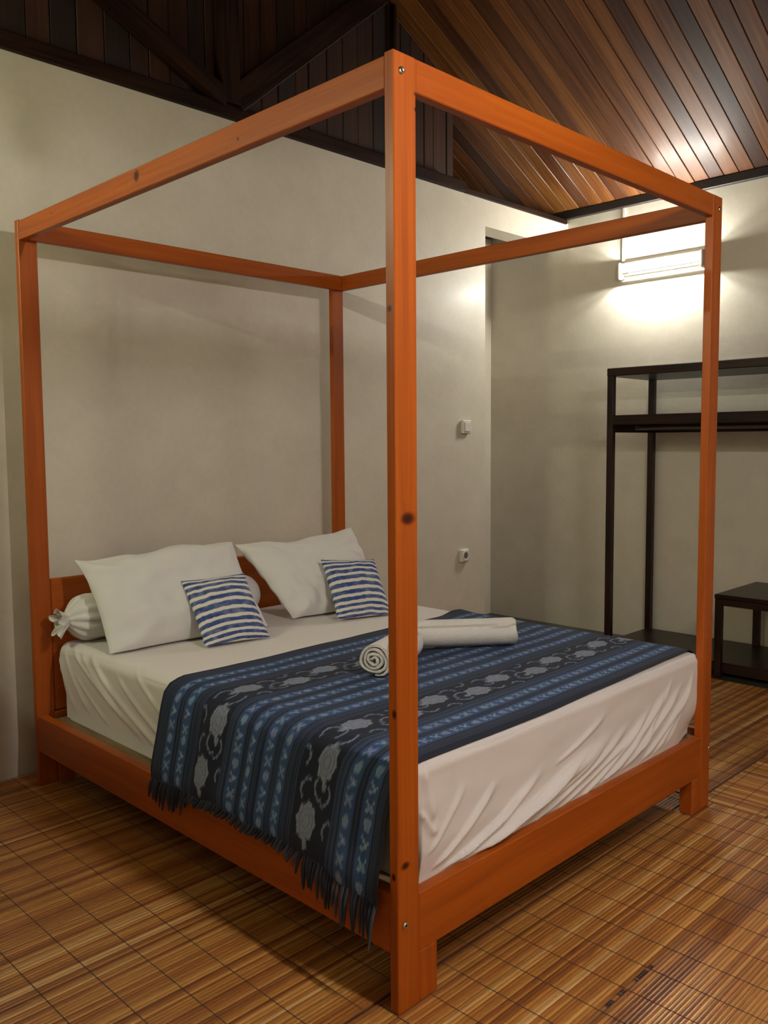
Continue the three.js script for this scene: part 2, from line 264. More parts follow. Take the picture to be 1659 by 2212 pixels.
// ------------------------------------------------------------------ bamboo mats
{
  const ST = M.sticks, BAMBOO = [1, 0, 3, 5, 1, 4, 3, 5, 0, 2, 3, 1, 4];
  function stickGeo(L, w, h, du, dv) { // long side on x, flattened half round
    const prof = [[-.5, 0], [-.5, .82], [-.3, .95], [0, 1], [.3, .95], [.5, .82], [.5, 0]].map(([a, b]) => [a * w, b * h]);
    const pos = [], uv = [];
    const q = (A, B, C, D, U) => { pos.push(...A, ...B, ...C, ...A, ...C, ...D); uv.push(...U[0], ...U[1], ...U[2], ...U[0], ...U[2], ...U[3]); };
    for (let i = 0; i < 6; i++) { const [z0, y0] = prof[i], [z1, y1] = prof[i + 1]; const va = dv + (z0 + w / 2), vb = dv + (z1 + w / 2); q([-L / 2, y0, z0], [-L / 2, y1, z1], [L / 2, y1, z1], [L / 2, y0, z0], [[du, va], [du, vb], [du + L, vb], [du + L, va]]); }
    for (const s of [-1, 1]) for (let i = 1; i < 6; i++) { const a = [s * L / 2, prof[0][1], prof[0][0]], b = [s * L / 2, prof[i][1], prof[i][0]], c = [s * L / 2, prof[i + 1][1], prof[i + 1][0]]; if (s < 0) pos.push(...a, ...c, ...b); else pos.push(...a, ...b, ...c); for (let k = 0; k < 3; k++) uv.push(du, dv); }
    const g = new THREE.BufferGeometry(); g.setAttribute('position', new THREE.Float32BufferAttribute(pos, 3)); g.setAttribute('uv', new THREE.Float32BufferAttribute(uv, 2));
    const m = mergeVertices(g, 1e-5); m.computeVertexNormals(); return m;
  }
  const matte = ST.map(m => { const c = m.clone(); c.clearcoat = 0; c.roughness = .7; return c; });
  function mat(label, x0, x1, z0, z1, along, pitch, strings, seed, tones, special) {
    const g = thing('bamboo_mat', label, 'mat', [(x0 + x1) / 2, -.006, (z0 + z1) / 2], 'bamboo mats on the floor');
    const r = rng(seed), L = along === 'x' ? x1 - x0 : z1 - z0, Wd = along === 'x' ? z1 - z0 : x1 - x0, n = Math.round(Wd / pitch);
    const geos = []; for (let k = 0; k < 9; k++) geos.push(stickGeo(L, pitch * .985, .0056, k * .283, (k % 9) * .0117));
    let tone = 0;
    for (let i = 0; i < n; i++) {
      const o = (i + .5) * Wd / n - Wd / 2; if (r() < .8) tone = tones[Math.floor(r() * tones.length)];
      const sp = special && special(i, o);
      const m = new THREE.Mesh(sp ? sp.geo : geos[Math.floor(r() * 9)], sp ? sp.mat : (along === 'x' ? ST : matte)[tone]); m.castShadow = m.receiveShadow = true; m.name = 'bamboo_strip';
      if (along === 'x') { m.position.set((r() - .5) * .006, -(r() * .0008), o); m.rotation.x = (r() - .5) * .10; }
      else { m.position.set(o, -(r() * .0008), (r() - .5) * .006); m.rotation.y = Math.PI / 2; }
      g.add(m);
    }
    for (const [s, red] of strings) {
      const t = along === 'x' ? cbox(.0020, .0008, Wd, 0, 2) : cbox(Wd, .0008, .0020, 0, 0);
      const p = along === 'x' ? [s, -.0004, (z0 + z1) / 2] : [(x0 + x1) / 2, -.0004, s];
      part(g, 'binding_thread', t, red ? M.threadRed : M.thread, p);
    }
    return { g, n, Wd };
  }
  const xs = (a, b, d, redEvery) => { const o = []; let k = 0; for (let x = a; x < b; x += d, k++) o.push([x, redEvery && k % 3 === redEvery]); return o; };
  mat('wide bamboo mat lying under the bed and along its left side', -1.345, 1.76, ZB + .015, 2.018, 'x', .0135, xs(-1.256, 1.75, .1345, 0), 101, BAMBOO);
  const z0 = 2.026;
  // one strip of the near mat is spotted with dark purple paint
  const stainTex = tex(2048, 16, (u, v) => {
    const x = u * 3.625 - 1.86; let t = .62 + .2 * vn(u * 30, v * 4, 30, 4, 71), c = [250 * t, 190 * t, 120 * t];
    for (const [a, b] of [[.39, .425], [.452, .462], [.466, .484], [.53, .545], [.55, .60], [.612, .63]]) if (x > a && x < b && vn(u * 900, v * 4, 900, 4, 5) > .22) c = [46, 30, 40];
    return c;
  });
  const stainMat = phys({ color: lin(.6, .45, .3), map: rep(stainTex, 3.625, 1), roughness: .4 });
  const near = { geo: null };
  mat('wide bamboo mat on the floor at the foot of the bed', -1.86, 1.765, z0, 4.5, 'x', .0118, xs(-1.84, 1.76, .1225, 1), 202, BAMBOO, (i, o) => {
    const zc = o + (z0 + 4.5) / 2; if (Math.abs(zc - 2.4385) < .006 && !near.geo) { near.geo = stickGeo(3.625, .0112, .0056, 0, .3); return { geo: near.geo, mat: stainMat }; } return null;
  });
  mat('bamboo mat right of the foot mat, beyond the cross-laid runner', 1.775, 3.64, 2.31, 4.5, 'x', .0118, xs(1.84, 3.6, .1225, 1), 505, BAMBOO);
  mat('bamboo mat between the bed and the clothes rack', 1.775, 3.5, ZB + .02, 2.045, 'x', .0128, xs(1.85, 3.5, .1265, 0), 303, BAMBOO);
  mat('narrow bamboo runner with cross-laid strips beside the right foot post', 1.775, 3.64, 2.055, 2.30, 'z', .0125, [[2.085, false], [2.18, true], [2.272, false]], 404, BAMBOO);
}
// ------------------------------------------------------------------ canopy bed
const W = 1.7386, D = 2.1, H = 2.3023, WP = .0759, TP = .0301, WL = .1438;
{
  const bed = thing('canopy_bed', 'orange varnished timber four-poster canopy bed with open top frame', 'bed', [W / 2, 0, D / 2]);
  // near post has its own grain with knots; face z -> v offset .06, face x -> v offset .18
  const nearTex = woodTex(2048, 128, 2.4, .26, 77, .20, [[1.232 + .049, .06 + .003, .019, .030], [.376 + .049, .06 - .012, .012, .018], [1.724 + .049, .18 - .002, .010, .009], [.76 + .049, .18 + .006, .014, .010], [.35 + .049, .18, .013, .008], [2.27, .06 + .033, .006, .0025], [2.235, .06 + .034, .006, .0025]]);
  const nearMat = phys({ color: bedCol, map: rep(nearTex, 2.4, .26), roughness: .5, specularIntensity: .4, clearcoat: .24, clearcoatRoughness: .3 });
  const railTex = woodTex(1024, 128, 2.1, .26, 79, .20, [[.92, .12 + .01, .020, .022], [1.47, .12 - .01, .007, .006], [.30, .13, .006, .004]]);
  const railMat = phys({ color: bedCol, map: rep(railTex, 2.1, .26), roughness: .5, specularIntensity: .4, clearcoat: .24, clearcoatRoughness: .3 });
  const C = .0025;
  const post = (x0, z0, mat, du, dv) => bar(bed, 'post', mat, x0, x0 + WP, 0, H, z0, z0 + TP, C, 1, du, dv);
  const pN = post(0, D - TP, nearMat, H / 2 + .049, [.18, 0, .06]);
  const pR = post(W - WP, D - TP, M.bed, 1.3, [.2, 0, .33]);
  const pL = post(0, 0, M.bed, 2.1, [.1, 0, .21]);
  const pB = post(W - WP, 0, M.bed, .5, [.4, 0, .47]);
  // bolts
  const bolt = (p, x, y, z, s) => {
    const g = new THREE.LatheGeometry([[.0005, .0035], [.004, .0035], [.0045, .0052], [.0075, .0045], [.0088, .0020], [.0092, 0], [.0005, 0]].map(a => new THREE.Vector2(...a)), 18); g.rotateX(s * Math.PI / 2);
    part(p, 'bolt', g, M.bolt, [x, y, z]);
    const h = new THREE.CylinderGeometry(.0038, .0038, .0012, 6); h.rotateX(Math.PI / 2); part(p, 'bolt_socket', h, M.boltHole, [x, y, z + s * .0035]);
  };
  bolt(pN, .025, 2.26, D, 1); bolt(pN, .024, .224, D, 1); bolt(pR, W - .024, 2.257, D, 1); bolt(pR, W - .010, .229, D, 1);
  // leg doublers beside the posts, below the rails
  const blk = (x0, z0, du) => bar(bed, 'leg_block', M.bed, x0, x0 + WL - WP, 0, .1335, z0, z0 + .05, C, 1, du);
  blk(WP, D - .05, .3); blk(W - WL, D - .05, .9); blk(WP, 0, 1.2); blk(W - WL, 0, 1.9);
  // top frame
  const yt0 = 2.223, yt1 = 2.2975;
  bar(bed, 'top_rail', railMat, .003, .033, yt0, yt1, TP, D - TP, C, 2, 1.02, [.12, .2, 0]);
  bar(bed, 'top_rail', M.bed, W - .033, W - .003, yt0, yt1, TP, D - TP, C, 2, .2, [.3, .1, .1]);
  bar(bed, 'top_rail', M.bed, WP, W - WP, yt0 + .002, H - .001, D - TP, D, C, 0, .7, [.3, .1, .16]);
  bar(bed, 'top_rail', M.bed, .033, W - .033, yt0, yt1, TP, TP + .030, C, 0, 1.9, [.3, .1, .05]);
  // lower frame
  bar(bed, 'side_rail', M.bed, .002, .036, .147, .300, TP, D - TP, C, 2, .35, [.23, .1, 0]);
  bar(bed, 'side_rail', M.bed, W - .036, W - .002, .147, .300, TP, D - TP, C, 2, 1.35, [.43, .1, 0]);
  bar(bed, 'foot_rail', M.bed, WP, W - WP, .1335, .287, D - .034, D, C, 0, 1.1, [.13, .1, .42]);
  bar(bed, 'head_rail', M.bed, WP, W - WP, .147, .300, 0, .034, C, 0, 1.6, [.13, .1, .22]);
  bar(bed, 'headboard', M.bed, WP, W - WP, .302, .860, .004, .028, .006, 0, .4, [.1, .2, .25]);
  bar(bed, 'platform', M.ply, .037, W - .037, .262, .278, TP + .025, D - .036, .002, 2);
  bar(bed, 'support_batten', M.ply, .037, .075, .20, .261, TP + .03, D - .04, .002, 2);
  bar(bed, 'support_batten', M.ply, W - .075, W - .037, .20, .261, TP + .03, D - .04, .002, 2);
  bar(bed, 'centre_beam', M.ply, W / 2 - .03, W / 2 + .03, .19, .261, TP + .05, D - .04, .002, 2);
}
// ------------------------------------------------------------------ mattress in a fitted sheet
const MX0 = .072, MX1 = 1.708, MY0 = .279, MY1 = .606, MZ0 = .075, MZ1 = 2.078;
function softBox(sx, sy, sz, nx, ny, nz, r, fn) {
  let g = new THREE.BoxGeometry(sx, sy, sz, nx, ny, nz); g.deleteAttribute('normal'); g.deleteAttribute('uv'); g = mergeVertices(g, 1e-5);
  const p = g.attributes.position, h = [sx / 2, sy / 2, sz / 2];
  for (let i = 0; i < p.count; i++) {
    const q = [p.getX(i), p.getY(i), p.getZ(i)], c = q.map((v, k) => clamp(v, k === 1 ? -h[k] : -(h[k] - r), h[k] - r)), d = q.map((v, k) => v - c[k]), l = Math.hypot(...d) || 1, n = d.map(v => v / l);
    const s = c.map((v, k) => v + n[k] * r); const o = fn ? fn(s, n) : s; p.setXYZ(i, ...o);
  }
  g.computeVertexNormals(); return triUV(g, 0);
}
// soft ridge along a bent line from a to b in a plane
function ridge(px, py, f) {
  const [ax, ay, bx, by, w, amp] = f, dx = bx - ax, dy = by - ay, L2 = dx * dx + dy * dy; let t = ((px - ax) * dx + (py - ay) * dy) / L2;
  const tt = clamp(t, 0, 1), sag = .007 * Math.sin(Math.PI * tt); const ex = px - (ax + tt * dx), ey = py - (ay + tt * dy) + sag; const d = Math.hypot(ex, ey);
  const fade = smooth(-.08, .18, t) * (1 - smooth(.72, 1.06, t)); const ww = w * (.5 + .7 * tt);
  return amp * Math.exp(-d * d / (ww * ww)) * fade;
}
{
  const foot = [[.243, .292, .64, .44, .011, .011], [.17, .31, .42, .47, .012, .010], [.28, .288, 1.06, .45, .020, .016], [.37, .296, .84, .425, .010, .010], [.50, .286, .98, .42, .009, .009], [.62, .286, 1.15, .455, .012, .012], [.76, .285, 1.20, .43, .009, .008],
    [.89, .282, 1.30, .48, .011, .011], [1.02, .30, 1.43, .52, .013, .012], [1.14, .305, 1.53, .51, .012, .011], [1.27, .30, 1.55, .46, .010, .010], [1.36, .30, 1.60, .50, .010, .009], [.12, .58, .155, .44, .012, .012], [.105, .48, .17, .40, .010, .010], [.14, .36, .28, .50, .010, .007], [.72, .44, 1.0, .53, .011, .006], [.20, .29, .52, .38, .008, .008], [.33, .29, .70, .37, .007, .007], [.44, .29, .92, .45, .007, .006], [.98, .29, 1.22, .40, .007, .006], [1.20, .31, 1.46, .55, .008, .007], [1.44, .31, 1.63, .54, .009, .008]];
  const left = [[.20, .605, .74, .33, .016, .010], [.36, .60, .86, .31, .016, .011], [.44, .55, .72, .35, .012, .007], [.15, .58, .31, .34, .014, .010], [.58, .56, .92, .35, .014, .008], [.28, .60, .60, .40, .012, .008], [.10, .56, .18, .32, .012, .009], [.70, .6, 1.1, .36, .014, .007], [.24, .50, .46, .33, .010, .007]];
  const cx = (MX0 + MX1) / 2, cy = (MY0 + MY1) / 2, cz = (MZ0 + MZ1) / 2;
  const g = softBox(MX1 - MX0, MY1 - MY0, MZ1 - MZ0, 190, 64, 190, .045, (s, n) => {
    const x = s[0] + cx, y = s[1] + cy, z = s[2] + cz; let d = 0;
    const k = (y - MY0) / (MY1 - MY0);
    if (n[2] > .3) { let f = 0; for (const q of foot) f += ridge(x, y, q); d += (1.3 * f + .003 * N3(x * 5, y * 14, 2)) * smooth(.3, .9, n[2]); d -= .012 * smooth(.35, 0, k); d += .004 * smooth(.86, .93, k) * (1 - smooth(.97, 1, k)); }
    if (n[0] < -.3) { let f = 0; for (const q of left) f += ridge(z, y, q); d += f * smooth(.3, .9, -n[0]); d -= .030 * smooth(.75, 0, k); }
    if (n[1] > .5) d += .005 * N3(x * 2.2, 3, z * 2.2) + .0018 * N3(x * 9, 5, z * 6);
    // tucked corner at the foot, right side
    const cr = smooth(1.50, 1.70, x) * smooth(1.9, 2.07, z) * smooth(.45, 0, k); const lift = .018 * cr;
    return [s[0] + n[0] * d - .012 * cr, s[1] + n[1] * d + lift, s[2] + n[2] * d - .02 * cr];
  });
  tag(part(scene, 'mattress', g, M.sheet, [cx, cy, cz]), 'thick mattress in a creased white fitted sheet on the canopy bed', 'mattress');
}
// ------------------------------------------------------------------ pillows, cushions, bolster
function pillowGeo(w, h, T_, o = {}) {
  const { n = 56, pinch = .05, seed = 1, flange = .03, wrinkle = .006, shape, uv = 1 } = o;
  const half = (side) => sheet(n, n, (a, b) => {
    const u = 2 * a - 1, v = 2 * b - 1; const e = (q) => Math.sign(q) * (1 - Math.pow(1 - Math.abs(q), 1.35)); const U = e(u), V = e(v);
    let x = U * w / 2 * (1 - pinch * (1 - V * V) * Math.abs(U)), y = V * h / 2 * (1 - pinch * 1.2 * (1 - U * U) * Math.abs(V));
    const fu = clamp((1 - Math.abs(U)) / (1 - 2 * flange / w), 0, 1), fv = clamp((1 - Math.abs(V)) / (1 - 2 * flange / h), 0, 1);
    const ku = Math.max(0, (Math.abs(U) - 2 * 0)), bu = Math.pow(1 - Math.pow(ku, 3.2), .62), bv = Math.pow(1 - Math.pow(Math.abs(V), 3.0), .62);
    let t = bu * bv; t = Math.max(0, t - flange * .8) / (1 - flange * .8);
    const cr = Math.atan2(V, U) * 7; const corner = Math.pow(Math.abs(U * V), 1.5);
    let z = side * (.0025 + T_ / 2 * t * (1 + .10 * N3(U * 1.6 + seed, V * 1.6, side))) + wrinkle * (N3(U * 3.1 + seed * 3, V * 3.1, 4) * .9 + N3(U * 7 + seed, V * 5, 8) * .5) * smooth(0, .25, 1 - Math.max(Math.abs(U), Math.abs(V)) + .12);
    z += side * wrinkle * 1.1 * Math.sin(cr * 2.1 + seed) * corner * smooth(0, .3, t);
    const p = [x, y, z]; return shape ? shape(p, U, V) : p;
  }, 0, (a, b) => uv === 1 ? [a, b] : [a * w, b * h]);
  const f = half(1), k = half(-1); const id = k.index.array; for (let i = 0; i < id.length; i += 3) { const t = id[i + 1]; id[i + 1] = id[i + 2]; id[i + 2] = t; }
  const g = mergeGeometries([f, k]);
  // close the seam: pull both borders together
  const p = g.attributes.position, half_ = p.count / 2, Wn = n + 1;
  for (let j = 0; j <= n; j++) for (let i = 0; i <= n; i++) if (i === 0 || j === 0 || i === n || j === n) { const q = j * Wn + i; const m = [0, 1, 2].map(c => (p.array[3 * q + c] + p.array[3 * (q + half_) + c]) / 2); p.setXYZ(q, ...m); p.setXYZ(q + half_, ...m); }
  g.computeVertexNormals(); return g;
}
function lean(mesh, base, h, leanDeg, yawDeg, rollDeg = 0) {
  mesh.rotation.order = 'YXZ'; mesh.rotation.set(-leanDeg * Math.PI / 180, yawDeg * Math.PI / 180, rollDeg * Math.PI / 180);
  const floorY = base[1] + .004;
  const up = new THREE.Vector3(0, h / 2, 0).applyEuler(mesh.rotation); mesh.position.set(base[0] + up.x, base[1] + up.y, base[2] + up.z);
  // what would sink into the mattress is squashed flat on it
  mesh.updateMatrix(); const inv = mesh.matrix.clone().invert(), p = mesh.geometry.attributes.position, v = new THREE.Vector3();
  for (let i = 0; i < p.count; i++) { v.fromBufferAttribute(p, i).applyMatrix4(mesh.matrix); if (v.y < floorY) { v.y = floorY + (v.y - floorY) * .02; v.applyMatrix4(inv); p.setXYZ(i, v.x, v.y, v.z); } }
  mesh.geometry.computeVertexNormals();
}
{
  const p1 = part(scene, 'pillow', pillowGeo(.73, .46, .17, { seed: 3, pinch: .05, uv: 0, flange: .03, wrinkle: .013, shape: (p, U, V) => [p[0], p[1] + smooth(.2, 1, V) * (.010 * Math.sin(U * 4.2 + .6) + .006 * Math.sin(U * 9)), p[2] - .02 * smooth(.5, 1, V) * smooth(-.2, -1, U)] }), M.pillow);
  lean(p1, [.475, .610, .475], .44, 38, -4, 1.0); tag(p1, 'large white pillow at the left, leaning on the bolster against the headboard', 'pillow', 'white bed pillows');
  const p2 = part(scene, 'pillow', pillowGeo(.70, .45, .17, { seed: 9, pinch: .05, uv: 0, flange: .03, wrinkle: .014, shape: (p, U, V) => { const k = (1 - V) / 2 * smooth(.3, -1, U); return [p[0] + .125 * k, p[1] + .02 * k * k + smooth(.2, 1, V) * (-.012 * Math.cos(U * 2.6 + .4) + .005 * Math.sin(U * 8)), p[2]]; } }), M.pillow);
  lean(p2, [1.235, .610, .485], .43, 39, -6, 2.0); tag(p2, 'large white pillow at the right, leaning against the headboard by the far post', 'pillow', 'white bed pillows');
  // striped cushions: painted blue stripes
  const stripes = (seed) => tex(512, 512, (u, v) => {
    const wob = .012 * Math.sin(u * 7 + seed) + .012 * (vn(u * 9, v * 3, 9, 3, seed) - .5) + .02 * (u - .5) * Math.sin(seed);
    const n = 11.0, s = (v + wob) * n, k = Math.floor(s), f = s - k; const wd = .50 + .14 * (hash(k, 3, seed) - .5) + .16 * (vn(u * 26, k * 2.3, 26, 997, seed + 1) - .5);
    const edge = smooth(.5 - wd / 2 - .07, .5 - wd / 2 + .02, f) * (1 - smooth(.5 + wd / 2 - .02, .5 + wd / 2 + .07, f));
    const ink = clamp(.86 + .5 * (vn(u * 14, k * 3.1 + f * 2, 14, 997, seed + 2) - .45), .55, 1) * edge * (1 - .18 * vn(u * 90, v * 40, 90, 40, seed + 4));
    return [lerp(236, 38, ink), lerp(230, 62, ink), lerp(220, 132, ink)];
  });
  const cmat = (s) => phys({ color: lin(.86, .84, .80), map: stripes(s), roughness: .9, bumpMap: rep(T.weave, .5, .5), bumpScale: .0004 });
  const c1 = part(scene, 'striped_cushion', pillowGeo(.285, .335, .082, { seed: 5, pinch: .05, flange: .006, wrinkle: .003, n: 44 }), cmat(7));
  lean(c1, [.565, .612, .658], .32, 43, -12, 2); tag(c1, 'small blue and white striped cushion leaning on the left pillow', 'cushion', 'striped cushions');
  const c2 = part(scene, 'striped_cushion', pillowGeo(.285, .335, .082, { seed: 8, pinch: .05, flange: .006, wrinkle: .003, n: 44 }), cmat(19));
  lean(c2, [1.262, .612, .680], .32, 42, -14, -5); tag(c2, 'small blue and white striped cushion leaning on the right pillow', 'cushion', 'striped cushions');
  // bolster
  const A = new THREE.Vector3(.075, .706, .160), B = new THREE.Vector3(1.00, .706, .205), L = A.distanceTo(B), R = .095;
  const b = thing('bolster', 'white bolster with a gathered end lying behind the left pillow', 'bolster', [A.x, MY1, A.z]);
  const body = sheet(90, 60, (a, v) => {
    const x = a * L, e0 = smooth(0, .11, x), e1 = Math.sqrt(Math.max(0, 1 - Math.pow(clamp((x - (L - .09)) / .09, 0, 1), 2))); const th = v * Math.PI * 2;
    let r = R * (.26 + .74 * Math.sqrt(Math.max(0, 1 - Math.pow(1 - e0, 2.2)))) * e1; const g = (1 - smooth(.03, .20, x)); r *= 1 + .07 * g * Math.sin(th * 13 + 1.5 * N3(th, x * 9, 1)) + .02 * N3(Math.cos(th) * 2, Math.sin(th) * 2, x * 7);
    let y = Math.sin(th) * r; if (y < 0) y *= .96; return [x, y, Math.cos(th) * r];
  }, 0, (a, v) => [a * L, v * .6]);
  const bm = part(b, 'case', body, M.pillow, [A.x, A.y, A.z]); bm.rotation.y = -Math.atan2(B.z - A.z, B.x - A.x);
  const ruff = sheet(16, 72, (a, v) => { const th = v * Math.PI * 2; const r = lerp(.024, .052, a) * (1 + .22 * Math.sin(th * 9 + 2 * a) * a); return [.012 - a * .045 - .012 * Math.sin(th * 5) * a, Math.sin(th) * r - .010 * a, Math.cos(th) * r]; }, .0015, (a, v) => [a * .05, v * .3]);
  const rm = part(b, 'gathered_end', ruff, M.pillow, [A.x, A.y, A.z]); rm.rotation.y = bm.rotation.y;
}
// ------------------------------------------------------------------ indigo throw with fringe
{
  const TW = 2.28, TH = 1.13, cw = 2048, ch = 1024, sx = cw / TW, sy = ch / TH;
  const cv = document.createElement('canvas'); cv.width = cw; cv.height = ch; const c = cv.getContext('2d'); const r = rng(31);
  c.fillStyle = 'rgb(36,45,65)'; c.fillRect(0, 0, cw, ch);
  const Y = (m) => m * sy; const band = (y0, y1, col) => { c.fillStyle = col; c.fillRect(0, Y(y0), cw, Y(y1) - Y(y0)); };
  for (let y = 0; y < ch; y += 3) { const k = r(); c.fillStyle = k < .35 ? `rgba(22,26,42,${.35 + .4 * r()})` : k < .6 ? `rgba(60,84,122,${.35 + .35 * r()})` : 'rgba(0,0,0,0)'; c.fillRect(0, y, cw, 1 + r() * 2); }
  const mot = (a) => `rgba(${158 + Math.floor(r() * 30)},${170 + Math.floor(r() * 26)},${190 + Math.floor(r() * 20)},${a})`;
  for (const y of [.095, .168, .460, .535, .610, .690, .985, 1.055]) { // narrow bands of small figures
    band(y - .030, y - .026, 'rgb(26,30,50)'); band(y - .023, y + .023, 'rgb(48,71,108)'); band(y + .026, y + .030, 'rgb(26,30,50)');
    let k = 0; for (let x = .02; x < TW; x += .043, k++) {
      const X = (x + (r() - .5) * .008) * sx, yy = Y(y), s = .0135 * sx; c.fillStyle = mot(.5); c.strokeStyle = mot(.5); c.lineWidth = s * .62;
      if (k % 3 === 0) { c.beginPath(); c.ellipse(X, yy, s * 1.15, s * .95, 0, 0, 7); c.fill(); }
      else if (k % 3 === 1) { c.beginPath(); c.moveTo(X - s, yy - s); c.lineTo(X + s, yy + s); c.moveTo(X - s, yy + s); c.lineTo(X + s, yy - s); c.stroke(); }
      else { c.beginPath(); c.moveTo(X - s, yy - s); c.lineTo(X, yy + s * .5); c.lineTo(X + s, yy - s); c.stroke(); c.fillRect(X - s * .3, yy, s * .6, s); }
    }
  }
  for (const y of [.318, .842]) { // wide dark bands: rounded medallions and curling hooks
    band(y - .078, y + .078, 'rgb(24,27,44)'); band(y - .082, y - .078, 'rgb(44,62,92)'); band(y + .078, y + .082, 'rgb(44,62,92)');
    let k = 0; for (let x = .09; x < TW; x += .165, k++) {
      const X = x * sx, dy = (k % 2 ? 1 : -1) * .022, yy = Y(y + dy), a = .05 * sx, b = .037 * sy;
      c.fillStyle = 'rgba(140,146,158,.85)'; c.beginPath(); for (let t = 0; t < 24; t++) { const th = t / 24 * Math.PI * 2, q = 1 + .10 * Math.cos(th * 8); c[t ? 'lineTo' : 'moveTo'](X + a * q * Math.cos(th), yy + b * q * Math.sin(th)); } c.closePath(); c.fill();
      c.strokeStyle = 'rgba(92,104,134,.9)'; c.lineWidth = .0045 * sx; for (const q of [.68, .36]) { c.beginPath(); c.ellipse(X, yy, a * q, b * q, 0, 0, 7); c.stroke(); }
      c.fillStyle = 'rgba(140,146,158,.8)'; c.beginPath(); c.ellipse(X - a * 1.22, yy + b * .2, a * .28, b * .26, 0, 0, 7); c.fill();
      c.strokeStyle = 'rgba(126,138,162,.8)'; c.lineWidth = .0075 * sx; c.lineCap = 'round';
      const hook = (hx, hy, f, g) => { c.beginPath(); c.moveTo(hx - .024 * sx * f, hy); c.quadraticCurveTo(hx, hy - .020 * sy * g, hx + .022 * sx * f, hy + .004 * sy * g); c.quadraticCurveTo(hx + .036 * sx * f, hy + .014 * sy * g, hx + .026 * sx * f, hy + .022 * sy * g); c.stroke(); };
      const mx = (x + .0825) * sx; hook(mx, Y(y - .05), 1, 1); hook(mx, Y(y + .048), -1, -1); hook(mx + .01 * sx, Y(y), k % 2 ? 1 : -1, k % 2 ? -1 : 1);
      hook(X, Y(y - Math.sign(dy) * .055), .8, -Math.sign(dy) * .8);
    }
  }
  band(0, .012, 'rgb(24,28,46)'); band(TH - .030, TH, 'rgb(34,42,60)'); band(TH - .016, TH, 'rgb(22,25,42)');
  // feathered dye along the yarn
  const im = c.getImageData(0, 0, cw, ch), src = new Uint8ClampedArray(im.data);
  for (let y = 0; y < ch; y++) { const s = Math.round((r() - .5) * 11); const g = .90 + .2 * r(); for (let x = 0; x < cw; x++) { const q = ((x + s + cw) % cw), a = 4 * (y * cw + x), b = 4 * (y * cw + q); for (let k = 0; k < 3; k++) im.data[a + k] = src[b + k] * g; } }
  c.putImageData(im, 0, 0);
  const map = new THREE.CanvasTexture(cv); map.colorSpace = THREE.SRGBColorSpace; map.flipY = false;
  const tm = std({ map, roughness: .95, bumpMap: rep(T.weave, .11, .2), bumpScale: .0006, side: THREE.DoubleSide });
  const dark = [std({ color: lin(.020, .024, .038), roughness: 1 }), std({ color: lin(.030, .036, .055), roughness: 1 }), std({ color: lin(.045, .048, .062), roughness: 1 })];
  const yT = MY1 + .0075;
  // cross-section from the left hem up over the mattress and down the right side
  const path = [[-.010, .306], [-.006, .335], [.008, .385], [.026, .450], [.046, .530], [.058, .575], [.078, .600], [.112, yT]];
  const pathR = [[1.662, yT], [1.694, .600], [1.716, .575], [1.722, .53], [1.726, .46], [1.728, .36]];
  const all = [...path]; for (let x = .16; x < 1.63; x += .05) all.push([x, yT]); all.push(...pathR);
  const cum = [0]; for (let i = 1; i < all.length; i++) cum.push(cum[i - 1] + Math.hypot(all[i][0] - all[i - 1][0], all[i][1] - all[i - 1][1]));
  const LEN = cum[cum.length - 1];
  const at = (s) => { let i = 1; while (i < cum.length - 1 && cum[i] < s) i++; const t = (s - cum[i - 1]) / (cum[i] - cum[i - 1]); return [lerp(all[i - 1][0], all[i][0], t), lerp(all[i - 1][1], all[i][1], t)]; };
  const hemDrop = (z) => -.012 * smooth(1.15, .95, z) + .010 * N3(z * 6, 1, 1) - .03 * smooth(1.75, 2.05, z);
  const P = (u, v) => {
    const s = u * LEN; let [x, y] = at(s); const side = 1 - smooth(.20, .36, s);
    const zs = .945 + .012 * Math.sin(x * 4) * (1 - side) + side * .02 * (1 - s / .3) - .030 * smooth(1.45, 1.6, x), ze = 2.066 - .022 * smooth(.6, 1.7, x) - side * .008; const z = lerp(zs, ze, v);
    if (side > 0) { const f = Math.sin(z * 38 + 2 * Math.sin(z * 9)) * .5 + .5 * N3(z * 13, y * 3, 2); x -= side * (.010 + .012 * f) * smooth(0, .12, s + .05); y += hemDrop(z) * (1 - smooth(0, .2, s)); x -= .012 * smooth(1.5, 1.95, z) * side; }
    else if (y > .59) y += .004 * N3(x * 2.2, 3, z * 2.2) + .0016 * N3(x * 8, 7, z * 8) + .002;
    if (y > .6 && x > 1.4 && v < .08) y += .012 * Math.exp(-Math.pow((x - 1.62) / .07, 2)) * (1 - v / .08);
    if (z > 2.03) y -= .8 * (z - 2.03) * (z - 2.03) * 12 * (1 - side);
    return [x, y, z];
  };
  const th = thing('throw_blanket', 'indigo woven throw with pale medallions and fringe across the bed', 'throw', [W / 2, MY1, 1.5]);
  part(th, 'cloth', sheet(260, 150, P, .0022, (u, v) => [u * LEN / TW, v]), tm);
  const q = rng(77);
  for (let k = 0; k < 74; k++) {
    const v = (k + .5 + (q() - .5) * .5) / 74; const [x, y, z] = P(0, v); const mid = smooth(.16, .24, v) * (1 - smooth(.66, .76, v));
    const L = lerp(.060 + .04 * q(), .026 + .012 * q(), mid) + .03 * smooth(.8, 1, v), out = lerp(.004 + .004 * q(), .020, mid); const dz = (q() - .5) * .03;
    const hit = Math.min(x - .004, -.009);
    const cvp = new THREE.CatmullRomCurve3([[x + .004, y + .006, z], [hit - out * .5, y - L * .25, z + dz * .2], [hit - out * .8, y - L * .6 * (1 - .4 * mid), z + dz * .6], [hit - out * (1 - .2 * mid), y - L * (1 - .5 * mid), z + dz]].map(a => new THREE.Vector3(...a)));
